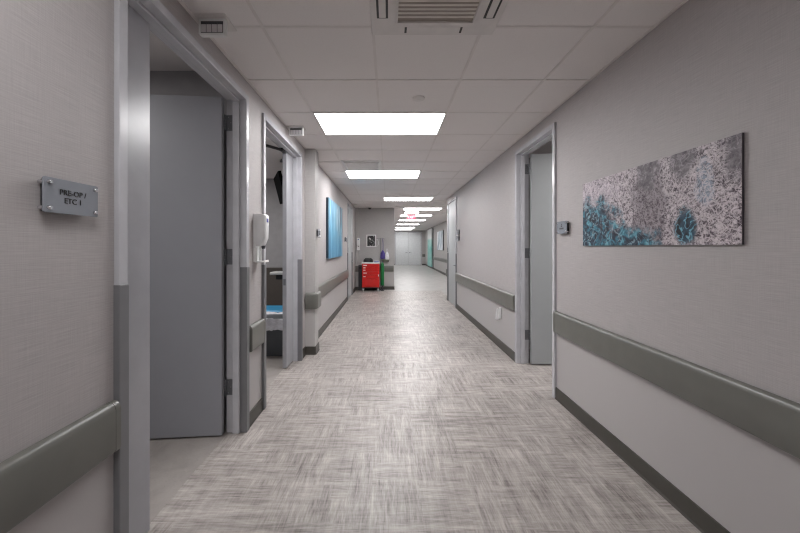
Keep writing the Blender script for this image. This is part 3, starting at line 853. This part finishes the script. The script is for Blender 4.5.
def bag(loc, w, d, h, mat, name, label, cat, seed, strap=0.2, straps=True):
    rnd = random.Random(seed)
    o = empty(name, loc, label=label, cat=cat)
    rings = []
    N = 18
    for f, s in ((0.0, 0.55), (0.05, 0.85), (0.2, 1.0), (0.45, 0.98), (0.7, 0.82), (0.88, 0.5), (1.0, 0.22)):
        ring = []
        for k in range(N):
            a = 2*math.pi*k/N
            rr = 1 + 0.10*math.sin(3*a + f*5 + seed) + rnd.uniform(-0.05, 0.05)
            ring.append((w/2*s*rr*math.cos(a), d/2*s*rr*math.sin(a), h*f + rnd.uniform(-0.004, 0.004)))
        rings.append(ring)
    MB().loft(rings).build('bag_body', mat, o, 0, True)
    if straps:
        for q in (-1, 1):
            MB().tube([(q*0.02, 0, h*0.97), (q*0.022, 0, h + strap*0.5), (q*0.002, 0, h + strap)], 0.005, 6).build('strap', mat, o, 0, True)
    return o
bag((-0.195, 10.70, 0.98), 0.15, 0.10, 0.27, M['purple'], 'drawstring_bag', 'small purple bag hung from the cart pole above the green cylinder', 'bag', 3, 0.37)
bag((-0.062, 10.79, 0.955), 0.13, 0.085, 0.25, M['bag'], 'plastic_bag', 'white plastic bag sitting on the small wall shelf right of the purple bag', 'bag', 8, 0.1, True)
sh = empty('wall_shelf', (-0.10, NOOK, 0.93), label='small olive wall shelf under the white plastic bag', cat='shelf')
MB().box(-0.11, 0.11, -0.12, -0.001, 0.0, 0.025).build('shelf_board', M['olive'], sh, 0.003)
for q in (-0.09, 0.075): MB().box(q, q + 0.015, -0.09, -0.001, -0.05, 0.001).build('bracket', M['dark'], sh)
bb = empty('backboard', (-0.905, 10.70, 0), label='dark grey board standing on end at the left side of the red cart', cat='board')
o = MB().rbox(-0.055, 0.055, -0.015, 0.015, 0.0, 0.79, 0.02, 4).build('board', M['dark'], bb, 0.003, True)
MB().rbox(-0.035, 0.035, -0.018, -0.0145, 0.68, 0.72, 0.012, 4).build('hand_hole', M['black'], bb)

# ------------------------------------------------------------------ exit sign
ex = empty('exit_sign', (0.835, 12.75, 2.475), label='lit red exit sign hanging from the ceiling far down the corridor', cat='exit sign')
MB().rbox(-0.15, 0.15, -0.012, 0.012, -0.10, 0.085, 0.006, 3).build('sign_face', M['exit'], ex, 0.001, True)
MB().box(-0.155, 0.155, -0.025, 0.025, 0.083, 0.112).build('housing', M['white'], ex, 0.003)
MB().tube([(0, 0, 0.11), (0, 0, 0.122)], 0.015, 10).build('ceiling_mount', M['white'], ex)
lettering('EXIT', 0.135, M['exit_text'], ex, (0, -0.0135, -0.005))

# ------------------------------------------------------------------ curtain by the far doors
cu = empty('privacy_curtain', (2.655, 22.2, 0), label='teal privacy curtain with white mesh top at far right of the corridor', cat='curtain')
mb = MB(); ra = []; N = 60
for k in range(N + 1):
    yy = -1.05 + 2.1*k/N
    xx = 0.045*math.sin(k*0.95) + 0.012*math.sin(k*2.3)
    ra.append((xx, yy))
ring = [[(x, y, z) for x, y in ra] for z in (0.12, 0.9, 1.75, 1.95, 2.50)]
mb.loft(ring, closed=False, caps=False)
mb.build('curtain_cloth', M['curtain'], cu, 0, True)
MB().box(-0.02, 0.02, -1.1, 1.1, 2.50, 2.53).box(-0.01, 0.01, -0.9, -0.88, 2.53, 2.596).box(-0.01, 0.01, 0.88, 0.9, 2.53, 2.596).build('curtain_track', M['steel'], cu)
# dark opening surround the curtain hangs before
struct('trim_3', MB().box(XF - 0.025, XF + 0.01, 20.85, 21.05, 0, 2.5).box(XF - 0.025, XF + 0.01, 23.4, 23.5, 0, 2.5), M['dark'])

# ------------------------------------------------------------------ exam room behind the second left door
tv = empty('television', (-1.56, 4.90, 2.20), R(-66), 'black flat screen on a tilted ceiling mount in the second left room', 'television')
sb = MB().rbox(-0.30, 0.30, -0.022, 0.022, -0.195, 0.195, 0.012, 3).build('screen_housing', M['screen'], tv, 0.004, True)
sb.rotation_euler = (R(14), 0, 0)
MB().tube([(0, 0.03, 0.0), (0, 0.06, 0.20), (0, 0.06, 0.40)], 0.018, 10).box(-0.07, 0.07, 0.0, 0.12, 0.388, 0.40).build('ceiling_mount', M['dark'], tv)
cb = empty('wall_panel', (-2.25, 6.20, 0), label='dark brown bumper panel on back wall of the second left room', cat='wall panel')
MB().box(-0.75, 0.62, -0.03, -0.001, 0.0, 0.955).build('panel_board', M['brown'], cb, 0.003)
MB().box(-0.76, 0.63, -0.04, -0.001, 0.95, 0.985).build('panel_cap', M['brown'], cb, 0.006)
wt = empty('keyboard_tray', (-1.66, 5.35, 0.93), label='small light grey workstation tray behind the second left door', cat='tray')
MB().rbox(-0.17, 0.22, -0.15, 0.15, 0.0, 0.04, 0.04, 5, 'Z').build('tray_top', M['tray'], wt, 0.008, True)
MB().box(-0.08, 0.2, -0.12, 0.12, -0.075, 0.0).build('tray_underside', M['black'], wt, 0.01)
MB().tube([(0.1, 0.0, -0.07), (0.1, 0.0, -0.93)], 0.03, 12).lathe([(0, -0.93), (0.2, -0.93), (0.2, -0.91), (0.04, -0.89), (0, -0.89)], (0.1, 0, 0), 24).build('stand', M['dark'], wt, 0, True)

tb = empty('trash_bin', (-1.47, 4.38, 0), label='grey bin with white plastic liner inside the second left doorway', cat='trash bin')
MB().loft([[(-w, -d, z), (w, -d, z), (w, d, z), (-w, d, z)] for w, d, z in ((0.17, 0.15, 0.0), (0.21, 0.19, 0.44), (0.22, 0.20, 0.44), (0.22, 0.20, 0.46))]).build('bin_body', M['bin'], tb, 0.012)
rnd = random.Random(4); rings = []
for z, s in ((0.335, 1.02), (0.345, 1.045), (0.39, 1.06), (0.44, 1.12), (0.478, 1.10), (0.474, 0.95), (0.43, 0.7)):
    ring = []
    for k in range(40):
        a = 2*math.pi*k/40
        c, s_ = math.cos(a), math.sin(a)
        q = 1 / max(abs(c)/0.215, abs(s_)/0.195)
        q = min(q, 0.255)
        ring.append((c*q*s, s_*q*s, z + rnd.uniform(-0.012, 0.012)))
    rings.append(ring)
MB().loft(rings, caps=False).build('bin_liner', M['bag'], tb, 0, True)
bl = empty('linen_bin', (-1.66, 4.86, 0), label='blue lidded bin behind the grey bin in the second left room', cat='bin')
MB().loft([[(-w, -d, z), (w, -d, z), (w, d, z), (-w, d, z)] for w, d, z in ((0.18, 0.18, 0.0), (0.22, 0.21, 0.43))]).build('bin_body', M['blue_dk'], bl, 0.012)
MB().loft([[(-w, -d, z), (w, -d, z), (w, d, z), (-w, d, z)] for w, d, z in ((0.232, 0.222, 0.43), (0.232, 0.222, 0.465), (0.21, 0.20, 0.49))]).build('lid', M['blue'], bl, 0.008)

# ------------------------------------------------------------------ added area lights filling the side rooms, sources unseen
def area(name, loc, sx, sy, power, col=(1, 0.985, 0.97)):
    l = bpy.data.lights.new(name, 'AREA'); l.shape = 'RECTANGLE'; l.size = sx; l.size_y = sy
    l.energy = power; l.color = col
    o = bpy.data.objects.new(name, l); COL.objects.link(o); o.location = loc
    return o
area('preop room fill', (-2.9, 1.4, 2.70), 1.2, 0.6, 34)
area('exam room fill', (-2.8, 4.4, 2.56), 1.2, 0.6, 42)
area('right room fill', (3.0, 3.0, 2.58), 1.2, 0.6, 40)

w = bpy.data.worlds.new('dim surroundings'); scene.world = w
w.use_nodes = True
w.node_tree.nodes['Background'].inputs[0].default_value = (0.5, 0.5, 0.5, 1)
w.node_tree.nodes['Background'].inputs[1].default_value = 0.05

# ------------------------------------------------------------------ camera
cam = bpy.data.cameras.new('camera')
cam.sensor_width = 36.0; cam.lens = 341.0/800*36.0
cam.shift_x = 11/800; cam.shift_y = -19.5/800
cam.clip_start = 0.02
co = bpy.data.objects.new('camera', cam); COL.objects.link(co)
co.location = (0, 0, EYE); co.rotation_euler = (R(90), 0, 0)
scene.camera = co
scene.view_settings.view_transform = 'Standard'
scene.view_settings.look = 'None'
scene.view_settings.exposure = 0.1
scene.cycles.use_denoising = True
scene.cycles.filter_width = 1.2
scene.cycles.max_bounces = 10
scene.cycles.diffuse_bounces = 6
